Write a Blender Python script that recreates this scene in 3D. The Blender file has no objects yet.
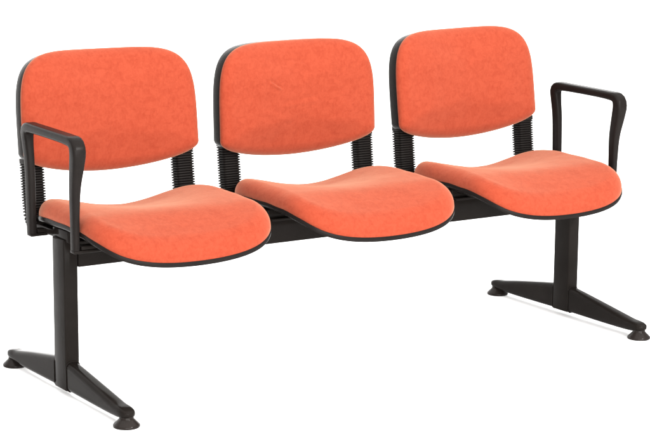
import bpy, bmesh, math, random
from mathutils import Vector, Matrix, noise

random.seed(4)
scene = bpy.context.scene
COL = scene.collection
R = math.radians

# ------------------------------------------------------------------ materials
def new_mat(name):
    m = bpy.data.materials.new(name); m.use_nodes = True
    nt = m.node_tree
    return m, nt, nt.nodes['Principled BSDF']

def ramp(nt, fac, stops):
    n = nt.nodes.new('ShaderNodeValToRGB')
    e = n.color_ramp.elements
    e[0].position, e[0].color = stops[0][0], (*stops[0][1], 1)
    e[1].position, e[1].color = stops[1][0], (*stops[1][1], 1)
    for p, c in stops[2:]:
        k = e.new(p); k.color = (*c, 1)
    nt.links.new(fac, n.inputs['Fac'])
    return n

def noise_tex(nt, coord, scale, detail=4, rough=.55, stretch=None):
    src = coord
    if stretch:
        mp = nt.nodes.new('ShaderNodeMapping'); mp.inputs['Scale'].default_value = stretch
        nt.links.new(coord, mp.inputs['Vector']); src = mp.outputs['Vector']
    n = nt.nodes.new('ShaderNodeTexNoise')
    n.inputs['Scale'].default_value = scale
    n.inputs['Detail'].default_value = detail
    n.inputs['Roughness'].default_value = rough
    nt.links.new(src, n.inputs['Vector'])
    return n

def velvet():
    m, nt, b = new_mat('orange_velour')
    tc = nt.nodes.new('ShaderNodeTexCoord'); co = tc.outputs['Object']
    patch = noise_tex(nt, co, 48, 6, .66, (1, 1, 1.35))      # brushed nap patches
    patch.inputs['Distortion'].default_value = .9
    fine = noise_tex(nt, co, 125, 4, .65, (1.5, 1, .75))
    fine.inputs['Distortion'].default_value = .6
    mix = nt.nodes.new('ShaderNodeMath'); mix.operation = 'MULTIPLY_ADD'
    mix.inputs[1].default_value = .75
    nt.links.new(fine.outputs['Fac'], mix.inputs[0]); nt.links.new(patch.outputs['Fac'], mix.inputs[2])
    r = ramp(nt, mix.outputs[0], [(.62, (.158, .0201, .0078)), (1.07, (.190, .0290, .0125))])
    nt.links.new(r.outputs['Color'], b.inputs['Base Color'])
    b.inputs['Roughness'].default_value = .95
    b.inputs['Specular IOR Level'].default_value = .12
    b.inputs['Sheen Weight'].default_value = .25
    b.inputs['Sheen Roughness'].default_value = .42
    b.inputs['Sheen Tint'].default_value = (1, .63, .41, 1)
    pile = noise_tex(nt, co, 900, 2, .5)
    add = nt.nodes.new('ShaderNodeMath'); add.operation = 'MULTIPLY_ADD'; add.inputs[1].default_value = .35
    nt.links.new(pile.outputs['Fac'], add.inputs[0]); nt.links.new(patch.outputs['Fac'], add.inputs[2])
    bp = nt.nodes.new('ShaderNodeBump'); bp.inputs['Strength'].default_value = .2; bp.inputs['Distance'].default_value = .004
    nt.links.new(add.outputs[0], bp.inputs['Height']); nt.links.new(bp.outputs['Normal'], b.inputs['Normal'])
    return m

def dark(name, c0, c1, r0, r1, spec, scale, bump=.05, coat=0):
    m, nt, b = new_mat(name)
    tc = nt.nodes.new('ShaderNodeTexCoord'); co = tc.outputs['Object']
    n = noise_tex(nt, co, scale, 5, .6)
    r = ramp(nt, n.outputs['Fac'], [(.3, c0), (.75, c1)])
    nt.links.new(r.outputs['Color'], b.inputs['Base Color'])
    mr = nt.nodes.new('ShaderNodeMapRange')
    mr.inputs['To Min'].default_value = r0; mr.inputs['To Max'].default_value = r1
    nt.links.new(n.outputs['Fac'], mr.inputs['Value']); nt.links.new(mr.outputs['Result'], b.inputs['Roughness'])
    b.inputs['Specular IOR Level'].default_value = spec
    b.inputs['Coat Weight'].default_value = coat
    b.inputs['Coat Roughness'].default_value = .12
    f = noise_tex(nt, co, 700, 2)
    bp = nt.nodes.new('ShaderNodeBump'); bp.inputs['Strength'].default_value = bump; bp.inputs['Distance'].default_value = .001
    nt.links.new(f.outputs['Fac'], bp.inputs['Height']); nt.links.new(bp.outputs['Normal'], b.inputs['Normal'])
    return m

VELVET = velvet()
METAL = dark('black_painted_steel', (.0058, .0048, .0042), (.0088, .0073, .0065), .06, .13, .021, 9, .04)
PLASTIC = dark('black_grained_plastic', (.0066, .0055, .0051), (.0094, .0079, .0073), .18, .30, .024, 14, .16)
RUBBER = dark('black_bellows_rubber', (.006, .0051, .0047), (.009, .0076, .007), .4, .55, .05, 18, .08)
FOOT = dark('brown_black_foot_plastic', (.0085, .0068, .006), (.0125, .010, .009), .14, .24, .06, 16, .05)

def white_paper():
    m, nt, b = new_mat('white_seamless_paper')
    tc = nt.nodes.new('ShaderNodeTexCoord')
    n = noise_tex(nt, tc.outputs['Object'], 3, 6, .6)
    r = ramp(nt, n.outputs['Fac'], [(.2, (.88, .88, .88)), (.8, (.90, .90, .90))])
    nt.links.new(r.outputs['Color'], b.inputs['Base Color'])
    b.inputs['Roughness'].default_value = .9
    b.inputs['Specular IOR Level'].default_value = .1
    return m
PAPER = white_paper()

# ------------------------------------------------------------------ helpers
def link_mesh(name, bm, mat, parent=None, smooth=True, sharp=None):
    bmesh.ops.recalc_face_normals(bm, faces=bm.faces[:])
    me = bpy.data.meshes.new(name)
    bm.to_mesh(me); bm.free()
    me.materials.append(mat)
    for p in me.polygons: p.use_smooth = smooth
    if sharp: me.set_sharp_from_angle(angle=R(sharp))
    o = bpy.data.objects.new(name, me); COL.objects.link(o)
    if parent: o.parent = parent
    return o

def copy_part(o, parent, loc):
    c = o.copy(); COL.objects.link(c); c.parent = parent; c.location = loc
    for ch in o.children:
        g = ch.copy(); COL.objects.link(g); g.parent = c
    return c

def catmull_closed(pts, n):
    out = []; m = len(pts); dense = []
    for i in range(m):
        p0, p1, p2, p3 = (Vector(pts[(i+k) % m]) for k in (-1, 0, 1, 2))
        for s in range(24):
            t = s/24
            dense.append(.5*((2*p1)+(p2-p0)*t+(2*p0-5*p1+4*p2-p3)*t*t+(3*p1-p0-3*p2+p3)*t**3))
    L = [0]
    for i in range(len(dense)): L.append(L[-1]+(dense[(i+1) % len(dense)]-dense[i]).length)
    j = 0
    for k in range(n):
        d = L[-1]*k/n
        while L[j+1] < d: j += 1
        f = (d-L[j])/(L[j+1]-L[j])
        out.append(dense[j].lerp(dense[(j+1) % len(dense)], f))
    return out

def mirror(half):
    """half runs from the lower centre up the right side to the upper centre"""
    return half + [(-x, y) for x, y in reversed(half[1:-1])]

def lerp_tab(tab, x):
    tab = sorted(tab)
    if x <= tab[0][0]: return tab[0][1]
    for i in range(len(tab)-1):
        if x <= tab[i+1][0]:
            x0, y0 = tab[i]; x1, y1 = tab[i+1]
            pm = tab[i-1] if i else tab[i]; pn = tab[i+2] if i+2 < len(tab) else tab[i+1]
            t = (x-x0)/(x1-x0); h = x1-x0
            m0 = (y1-pm[1])/(x1-pm[0])*h; m1 = (pn[1]-y0)/(pn[0]-x0)*h
            return (2*t**3-3*t*t+1)*y0+(t**3-2*t*t+t)*m0+(-2*t**3+3*t*t)*y1+(t**3-t*t)*m1
    return tab[-1][1]

def smooth01(t): t = max(0, min(1, t)); return t*t*(3-2*t)

def disc(outline, radii, fn):
    """radial sheet; fn(x, y, r, edge distance) -> Vector.  Returns bm and its rim."""
    bm = bmesh.new()
    n = len(outline)
    cx = sum(p[0] for p in outline)/n; cy = sum(p[1] for p in outline)/n
    ctr = bm.verts.new(fn(cx, cy, 0, 1))
    prev = None
    for r in radii:
        ring = []
        for p in outline:
            dx, dy = p[0]-cx, p[1]-cy
            ring.append(bm.verts.new(fn(cx+dx*r, cy+dy*r, r, (1-r)*math.hypot(dx, dy))))
        for i in range(n):
            k = (i+1) % n
            if prev is None: bm.faces.new((ctr, ring[i], ring[k]))
            else: bm.faces.new((prev[i], ring[i], ring[k], prev[k]))
        prev = ring
    return bm, prev

def sweep(bm, path, sections, cap=True):
    """path: points; sections: list of rings of (u, v) for each point; frame: u = X axis, v = normal in the YZ plane"""
    rings = []
    m = len(path)
    for i, p in enumerate(path):
        a = path[max(0, i-1)]; b = path[min(m-1, i+1)]
        t = (Vector(b)-Vector(a)).normalized()
        u = Vector((1, 0, 0)); v = t.cross(u).normalized(); u = v.cross(t).normalized()
        rings.append([bm.verts.new(Vector(p)+u*q[0]+v*q[1]) for q in sections[i]])
    n = len(rings[0])
    for i in range(m-1):
        for k in range(n):
            bm.faces.new((rings[i][k], rings[i][(k+1) % n], rings[i+1][(k+1) % n], rings[i+1][k]))
    if cap:
        bm.faces.new(rings[0]); bm.faces.new(rings[-1][::-1])

def rrect(w, h, r, n=5):
    pts = []
    r = min(r, w/2-1e-5, h/2-1e-5)
    for cx, cy, a0 in ((w/2-r, h/2-r, 0), (-w/2+r, h/2-r, 90), (-w/2+r, -h/2+r, 180), (w/2-r, -h/2+r, 270)):
        for k in range(n):
            a = R(a0+90*k/(n-1)); pts.append((cx+r*math.cos(a), cy+r*math.sin(a)))
    return pts

def spline(pts, n):
    """open Catmull-Rom through 3-D (or n-D) points, n samples, even in arc length"""
    P = [list(p) for p in pts]; dense = []
    m = len(P)
    for i in range(m-1):
        p0, p1, p2, p3 = P[max(0, i-1)], P[i], P[i+1], P[min(m-1, i+2)]
        for s in range(40):
            t = s/40
            dense.append([.5*(2*b+(c-a)*t+(2*a-5*b+4*c-d)*t*t+(3*b-a-3*c+d)*t**3) for a, b, c, d in zip(p0, p1, p2, p3)])
    dense.append(P[-1])
    L = [0]
    for i in range(len(dense)-1):
        L.append(L[-1]+math.dist(dense[i][:3], dense[i+1][:3]))
    out = []; j = 0
    for k in range(n):
        d = L[-1]*k/(n-1)
        while j < len(L)-2 and L[j+1] < d: j += 1
        f = (d-L[j])/(L[j+1]-L[j])
        out.append([a+(b-a)*f for a, b in zip(dense[j], dense[j+1])])
    return out

def box(bm, x0, x1, y0, y1, z0, z1, bev=.003, seg=3):
    t = bmesh.new()
    bmesh.ops.create_cube(t, size=1)
    for v in t.verts:
        v.co = Vector(((x0+x1)/2+v.co.x*(x1-x0), (y0+y1)/2+v.co.y*(y1-y0), (z0+z1)/2+v.co.z*(z1-z0)))
    if bev: bmesh.ops.bevel(t, geom=t.edges[:], offset=bev, segments=seg, affect='EDGES', profile=.5)
    me = bpy.data.meshes.new('t'); t.to_mesh(me); t.free(); bm.from_mesh(me); bpy.data.meshes.remove(me)

def lathe(bm, prof, c, n=40):
    rings = []
    for r, z in prof:
        rings.append([bm.verts.new((c[0]+r*math.cos(2*math.pi*k/n), c[1]+r*math.sin(2*math.pi*k/n), c[2]+z)) for k in range(n)])
    for i in range(len(rings)-1):
        for k in range(n):
            bm.faces.new((rings[i][k], rings[i][(k+1) % n], rings[i+1][(k+1) % n], rings[i+1][k]))
    bm.faces.new(rings[0][::-1]); bm.faces.new(rings[-1])

# ------------------------------------------------------------------ setting: one white sweep
def build_floor():
    bm = bmesh.new()
    prof = [(-9, 0), (1.6, 0)]
    for k in range(1, 13):
        a = R(90*k/12); prof.append((1.6+1.6*math.sin(a), 1.6-1.6*math.cos(a)))
    prof.append((3.2, 5.0))
    rows = []
    for y, z in prof:
        rows.append([bm.verts.new((x, y, z)) for x in (-9, -3, 3, 9)])
    for a, b in zip(rows, rows[1:]):
        for i in range(3): bm.faces.new((a[i], a[i+1], b[i+1], b[i]))
    o = link_mesh('floor', bm, PAPER)
    o['kind'] = 'structure'
    return o
build_floor()

# ------------------------------------------------------------------ the bench
bench = bpy.data.objects.new('beam_bench', None); COL.objects.link(bench)
bench['label'] = 'three-seat bench with orange velour seats and backs on a black steel beam, white floor'
bench['category'] = 'bench'

PITCH = .551
POST_X = .7745

# ---- outlines
def sgnpow(a, p): return math.copysign(abs(a)**p, a)

def resample_closed(P, n):
    L = [0]
    for i in range(len(P)): L.append(L[-1]+math.dist(P[i], P[(i+1) % len(P)]))
    out = []; j = 0
    for k in range(n):
        d = L[-1]*k/n
        while L[j+1] < d: j += 1
        f = (d-L[j])/max(L[j+1]-L[j], 1e-12); p, q = P[j], P[(j+1) % len(P)]
        out.append((p[0]+(q[0]-p[0])*f, p[1]+(q[1]-p[1])*f))
    return out

def egg(w, lo, mid, hi, nlo, nhi, n=180):
    """closed outline: superelliptic halves below and above `mid`"""
    P = []
    for k in range(1440):
        a = 2*math.pi*k/1440; c, s = math.cos(a), math.sin(a)
        e = nlo if s < 0 else nhi
        P.append((w*sgnpow(c, 2/e), mid+((mid-lo) if s < 0 else (hi-mid))*sgnpow(s, 2/e)))
    return resample_closed(P, n)

RAD = [.06*k for k in range(1, 11)]+[.64+.03*k for k in range(6)]+[.81, .83, .85, .87, .89, .91, .925, .94, .953, .965, .976, .985, .992, .997, 1.0]

# ---- seats
SEAT_OUT = egg(.2413, -.278, -.0965, .1545, 3.9379, 6.0256)
SEAT_C = -.0965
EDGE_Z = list(zip((-.32, -.26, -.20, -.14, -.07, 0, .07, .15), (.3434, .3654, .395, .4222, .4333, .4324, .427, .4207)))
PAD_T = list(zip((-.31, -.2, -.08, .03, .15), (.0448, .0395, .0368, .0415, .0462)))

def seat_edge_z(x, y):
    hollow = -.0395*smooth01((y+.20)/.28)*math.exp(-(x/.1733)**2)
    return lerp_tab(EDGE_Z, y) + .5054*x*x*smooth01((-.1-y)/.15) + .1249*x*x*smooth01((y+.05)/.12) + hollow

def seat_top(seed):
    off = Vector((seed*7.3, seed*3.1, 0))
    def fn(x, y, r, d):
        q = min(d/.0391, 1)
        h = lerp_tab(PAD_T, y)*math.sqrt(max(0, 1-(1-q)**2))
        inner = smooth01(d/.12)
        n = noise.noise(Vector((x*9, y*9, 0))+off)*.0014*inner + noise.noise(Vector((x*26, y*26, 3))+off)*.0006*smooth01(d/.05)
        return Vector((x, y, seat_edge_z(x, y)+h+n))
    return fn

def build_seat(loc, seed):
    ol = SEAT_OUT
    bm, rim = disc(ol, RAD, seat_top(seed))
    n = len(rim)
    low = [bm.verts.new((v.co.x*.985, (v.co.y-SEAT_C)*.985+SEAT_C, v.co.z-.004)) for v in rim]   # cloth turns under
    for i in range(n):
        k = (i+1) % n
        bm.faces.new((rim[i], low[i], low[k], rim[k]))
    seat = link_mesh('seat', bm, VELVET, bench)
    seat.location = loc
    # black pan below: rolled rim and a deeper belly
    bm = bmesh.new()
    rings = []
    prof = [(.975, -.0015), (1.001, -.0015), (1.006, -.005), (1.006, -.0095), (1.001, -.0125), (.97, -.015), (.91, -.021), (.84, -.030), (.72, -.036), (.4, -.037)]
    for s, dz in prof:
        ring = []
        for p in ol:
            x, y = p[0]*s, (p[1]-SEAT_C)*s+SEAT_C
            t = min(s, 1)
            deep = 1 if dz > -.0155 else 1 - .55*smooth01((-.12-y)/.12)
            ring.append(bm.verts.new((x, y, seat_edge_z(p[0]*t, (p[1]-SEAT_C)*t+SEAT_C) + dz*deep)))
        rings.append(ring)
    for a, b in zip(rings, rings[1:]):
        for i in range(n):
            k = (i+1) % n
            bm.faces.new((a[i], a[k], b[k], b[i]))
    bm.faces.new(rings[-1])
    link_mesh('seat_shell', bm, PLASTIC, seat, sharp=50)
    # pressed steel bracket that carries the pan on the beam
    bm = bmesh.new()
    dz = -loc[2]; dy = -loc[1]
    box(bm, -.224, .224, -.046+dy, .040+dy, .3785+dz, .4085+dz, .004)
    box(bm, -.218, -.150, -.060+dy, -.0455+dy, .379+dz, .386+dz, .0015)
    box(bm, .150, .218, -.060+dy, -.0455+dy, .379+dz, .386+dz, .0015)
    link_mesh('bracket', bm, METAL, seat, sharp=40)
    return seat

# ---- backrests (pivot at z .53)
PIV = .53
BACK_OUT = egg(.2470, .5047, .56, .8120, 1.8508, 4.9848)
BACK_C = .655
def back_curve(x): return -.565*x*x        # sides come forward

def back_front(seed, crease):
    off = Vector((seed*5.1, 0, seed*2.7))
    def fn(x, z, r, d):
        q = min(d/.0358, 1)
        h = .0246*math.sqrt(max(0, 1-(1-q)**2))
        inner = smooth01(d/.13)
        h += .0163*inner
        h += noise.noise(Vector((x*8, 0, z*8))+off)*.0016*inner + noise.noise(Vector((x*24, 5, z*24))+off)*.0007*smooth01(d/.05)
        for (x0, z0, x1, z1, w, a) in crease:
            px, pz = x-x0, z-z0; ex, ez = x1-x0, z1-z0; L = math.hypot(ex, ez)
            t = (px*ex+pz*ez)/L; s = (-px*ez+pz*ex)/L
            if -.01 < t < L+.01:
                k = smooth01((t+.01)/.02)*smooth01((L+.01-t)/.02)
                h += a*k*(math.exp(-(s/w)**2)-.8*math.exp(-((s-1.6*w)/w)**2))
        return Vector((x, back_curve(x)-h, z-PIV))
    return fn

def build_back(loc, tilt, yaw, roll, sc, seed, crease=(), tall=1):
    ol = BACK_OUT
    rad = [.012*k for k in range(1, 67)]+RAD[16:] if crease else RAD
    bm, rim = disc(ol, rad, back_front(seed, crease))
    n = len(rim); zc = BACK_C-PIV
    low = [bm.verts.new((v.co.x*.985, v.co.y+.004, zc+(v.co.z-zc)*.985)) for v in rim]
    for i in range(n):
        k = (i+1) % n
        bm.faces.new((rim[i], low[i], low[k], rim[k]))
    for v in bm.verts: v.co.z *= sc
    back = link_mesh('backrest', bm, VELVET, bench)
    back.location = loc
    back.rotation_euler = (R(-tilt), R(roll), R(yaw))
    bm = bmesh.new(); rings = []
    prof = [(.960, .0015), (.9768, .0015), (.980, .004), (.980, .022), (.9768, .035), (.970, .040), (.955, .0435), (.92, .0452), (.8, .046), (.5, .0475), (.15, .048)]
    for s, dy in prof:
        ring = []
        for p in ol:
            x, z = p[0]*s, BACK_C+(p[1]-BACK_C)*s*tall
            ring.append(bm.verts.new((x, back_curve(p[0]*min(s, 1))+dy, (z-PIV)*sc)))
        rings.append(ring)
    for a, b in zip(rings, rings[1:]):
        for i in range(n):
            k = (i+1) % n
            bm.faces.new((a[i], a[k], b[k], b[i]))
    bm.faces.new(rings[-1])
    link_mesh('back_shell', bm, PLASTIC, back, sharp=60)
    return back

# ---- struts: J shaped flat bar inside ribbed bellows, one each side of a back
STRUT_X = .209
def build_strut():
    # the bellows
    pts = [(0, .200, .548), (0, .1965, .51), (0, .192, .47), (0, .188, .44), (0, .181, .412), (0, .166, .394)]
    pitch = .0066
    ring_path = spline(pts, 400)
    L = sum(math.dist(a, b) for a, b in zip(ring_path, ring_path[1:]))
    nrib = int(L/pitch)
    path, secs = [], []
    def at(s):
        f = min(max(s/L, 0), 1)*399; i = min(int(f), 398); t = f-i
        return [a+(b-a)*t for a, b in zip(ring_path[i], ring_path[i+1])]
    def add(s, g):
        path.append(at(s)); secs.append(rrect(.050+g, .041+g, .008, 5))
    add(0, -.006); add(.0008, .002); add(.013, .002); add(.0138, -.004)
    for k in range(2, nrib):
        s = k*pitch
        add(s, -.0065); add(s+pitch*.30, .0018); add(s+pitch*.5, .0024); add(s+pitch*.70, .0018)
    add(L, -.0035)
    bm = bmesh.new(); sweep(bm, path, secs)
    o = link_mesh('strut', bm, RUBBER, bench, sharp=40)
    # steel bar running forward under the seat onto the beam
    p = [(0, .172, .398), (0, .155, .3885), (0, .12, .3885), (0, .08, .389), (0, .043, .389)]
    pa = spline(p, 24)
    bm = bmesh.new(); sweep(bm, pa, [rrect(.040, .018, .004, 4) for _ in pa])
    link_mesh('bar', bm, METAL, o, sharp=40)
    # upper end of the bar, hidden in the back shell
    bm = bmesh.new(); sweep(bm, [(0, .200, .54), (0, .203, .60)], [rrect(.030, .012, .003, 4)]*2)
    link_mesh('upper_bar', bm, METAL, o, sharp=40)
    return o

# ---- armrest: one closed plastic loop
def build_armrest(x, side):
    # y, z, width across (X), thickness in the loop plane
    key = [(.096, .384, .0185, .029), (.097, .45, .0185, .029), (.101, .55, .019, .030), (.108, .60, .022, .030), (.110, .628, .027, .029), (.096, .640, .031, .025),
           (.06, .6415, .033, .022), (-.04, .6405, .034, .021), (-.118, .6385, .034, .022), (-.151, .634, .034, .026), (-.161, .615, .033, .031),
           (-.156, .585, .029, .032), (-.144, .53, .022, .030), (-.141, .47, .018, .028), (-.141, .42, .017, .026), (-.141, .384, .016, .026)]
    sm = spline([(0, k[0], k[1], k[2], k[3]) for k in key], 90)
    bm = bmesh.new()
    path = [(0, s[1], s[2]) for s in sm]
    secs = [rrect(s[3], s[4], min(.0075, s[3]*.45), 6) for s in sm]
    sweep(bm, path, secs)
    o = link_mesh('armrest', bm, PLASTIC, bench, sharp=50)
    o.location = (x, 0, 0)
    # two tabs reaching in under the seat pan
    for y in (.096, -.141):
        bm = bmesh.new()
        x0, x1 = sorted((-side*.062, side*.0075))
        box(bm, x0, x1, y-.0125, y+.0125, .3765, .3838, .002)
        x0, x1 = sorted((-side*.061, -side*.0105))
        box(bm, x0, x1, y-.0115, y+.0115, .3845, .394, .002)
        link_mesh('fixing_tab', bm, METAL, o, sharp=40)
    return o

# ---- pedestal: rectangular post with two welded tapering feet
PW, PD = .036, .065
def build_pedestal():
    bm = bmesh.new()
    box(bm, -PW/2, PW/2, -PD/2, PD/2, .016, .386, .0035)
    post = link_mesh('pedestal', bm, METAL, bench, sharp=40)
    for s in (-1, 1):
        # y outwards: top height, bottom height, width
        key = [(.0325, .0875, .016, .034), (.10, .0775, .0155, .035), (.20, .0615, .0155, .037), (.27, .0490, .0170, .039), (.300, .0455, .0205, .039),
               (.316, .0420, .0230, .034), (.325, .0375, .0260, .022), (.3275, .0345, .0285, .010)]
        ex = 0 if s > 0 else .006
        st = spline([(k[0]+ex*(k[0] > .25), 0, 0, k[1], k[2], k[3]) for k in key], 44)
        bm = bmesh.new(); rings = []
        for y, _, _, zt, zb, w in st:
            h = zt-zb
            sec = rrect(w, h, min(.013, h*.42), 7)
            rings.append([bm.verts.new((q[0], s*y, (zt+zb)/2+q[1])) for q in sec])
        m = len(rings[0])
        for a, b in zip(rings, rings[1:]):
            for k in range(m): bm.faces.new((a[k], a[(k+1) % m], b[(k+1) % m], b[k]))
        bm.faces.new(rings[0]); bm.faces.new(rings[-1])
        link_mesh('foot', bm, METAL, post, sharp=45)
        # weld bead where the foot meets the post
        bm = bmesh.new()
        sec = rrect(.036, .0735, .013, 8)
        ctr = [Vector((q[0], s*.0335, .0517+q[1])) for q in sec]
        c0 = Vector((0, s*.0335, .0517)); rings = []
        for i, c in enumerate(ctr):
            out = (c-c0).normalized(); g = .0019+.0004*math.sin(i*2.1)
            rings.append([bm.verts.new(c+(out*math.cos(a)+Vector((0, 1, 0))*math.sin(a))*g) for a in (2*math.pi*j/8 for j in range(8))])
        for i in range(len(rings)):
            a, b = rings[i], rings[(i+1) % len(rings)]
            for j in range(8): bm.faces.new((a[j], a[(j+1) % 8], b[(j+1) % 8], b[j]))
        link_mesh('weld', bm, METAL, post)
        bm = bmesh.new()
        prof = [(.0300, 0), (.0312, .0016), (.0312, .0048), (.0296, .0072), (.0185, .0180), (.0170, .0200), (.0170, .0262)]
        lathe(bm, prof, (0, s*(.306 if s > 0 else .312), 0))
        link_mesh('foot_pad', bm, FOOT, post, sharp=40)
    return post

# ---- assemble
bm = bmesh.new()
box(bm, -POST_X+PW/2, POST_X-PW/2, -.031, .009, .316, .377, .003)
link_mesh('beam', bm, METAL, bench, sharp=40)
ped = build_pedestal(); ped.location = (POST_X, 0, 0)
ped = copy_part(ped, bench, (-POST_X, 0, 0)); ped.location.x -= .002; ped.rotation_euler.z = R(-.3)
SEAT_AT = [(-.5654, -.0017, 0), (-.0166, .0006, .0019), (.5565, .0111, -.0016)]
for i, p in enumerate(SEAT_AT): build_seat(p, i+1)
CREASE = [(-.096, .706, -.063, .687, .0036, .0040), (-.05, .640, .06, .650, .007, .0011), (-.11, .628, -.03, .600, .008, .0010), (-.02, .755, .03, .742, .006, .0010)]
build_back((-.568, .1863, .5288), 6.7, 2.6, .67, .9885, 1)
build_back((-.0218, .190, .5248), 2.25, 2.98, -.06, .9832, 2, CREASE, 1.016)
build_back((.5407, .1934, .5286), 6.86, 3.2, -.67, .9925, 3)
st = build_strut()
first = True
for cx in (-.558, -.003, .554):
    for s in (-1, 1):
        p = (cx+s*STRUT_X, 0, 0)
        if first: st.location = p; first = False
        else: copy_part(st, bench, p)
build_armrest(-.817, -1)
build_armrest(.811, 1)

# ------------------------------------------------------------------ camera
cam = bpy.data.cameras.new('camera'); co = bpy.data.objects.new('camera', cam); COL.objects.link(co)
cam.sensor_fit = 'HORIZONTAL'; cam.sensor_width = 36; cam.lens = 36*1950.04/650
cam.clip_end = 200
co.matrix_world = Matrix.Translation((-2.73994, -4.13435, 1.30737)) @ Matrix.Rotation(R(-33.15839), 4, 'Z') @ Matrix.Rotation(R(79.09672), 4, 'X') @ Matrix.Rotation(R(.45580), 4, 'Z')
scene.camera = co

# ------------------------------------------------------------------ studio light
w = bpy.data.worlds.new('World'); scene.world = w; w.use_nodes = True
bg = w.node_tree.nodes['Background']; bg.inputs['Color'].default_value = (1, 1, 1, 1); bg.inputs['Strength'].default_value = .95

def area(name, loc, target, sx, sy, power, col=(1, 1, 1)):
    l = bpy.data.lights.new(name, 'AREA'); l.shape = 'RECTANGLE'; l.size = sx; l.size_y = sy; l.energy = power; l.color = col
    o = bpy.data.objects.new(name, l); COL.objects.link(o); o.location = loc
    o.rotation_euler = (Vector(target)-Vector(loc)).to_track_quat('-Z', 'Y').to_euler()
    return o
area('softbox_overhead', (-.2, -.3, 3.6), (0, 0, 0), 8, 6.5, 500, (1, .985, .965))
area('added_highlight_lamp', (1.0, -4.4, 3.1), (0, 0, .4), .28, .28, 300, (1, .985, .965))  # small lamp added for glints on the black metal, lifts the lower backs
area('added_front_fill', (-1.3, -5.9, 1.55), (0, 0, .3), 6.5, 3.0, 820, (1, .985, .965))  # added fill, reaches low to thin the shade under the feet

scene.view_settings.view_transform = 'Standard'
scene.view_settings.look = 'None'
scene.view_settings.exposure = 0
scene.view_settings.gamma = 1
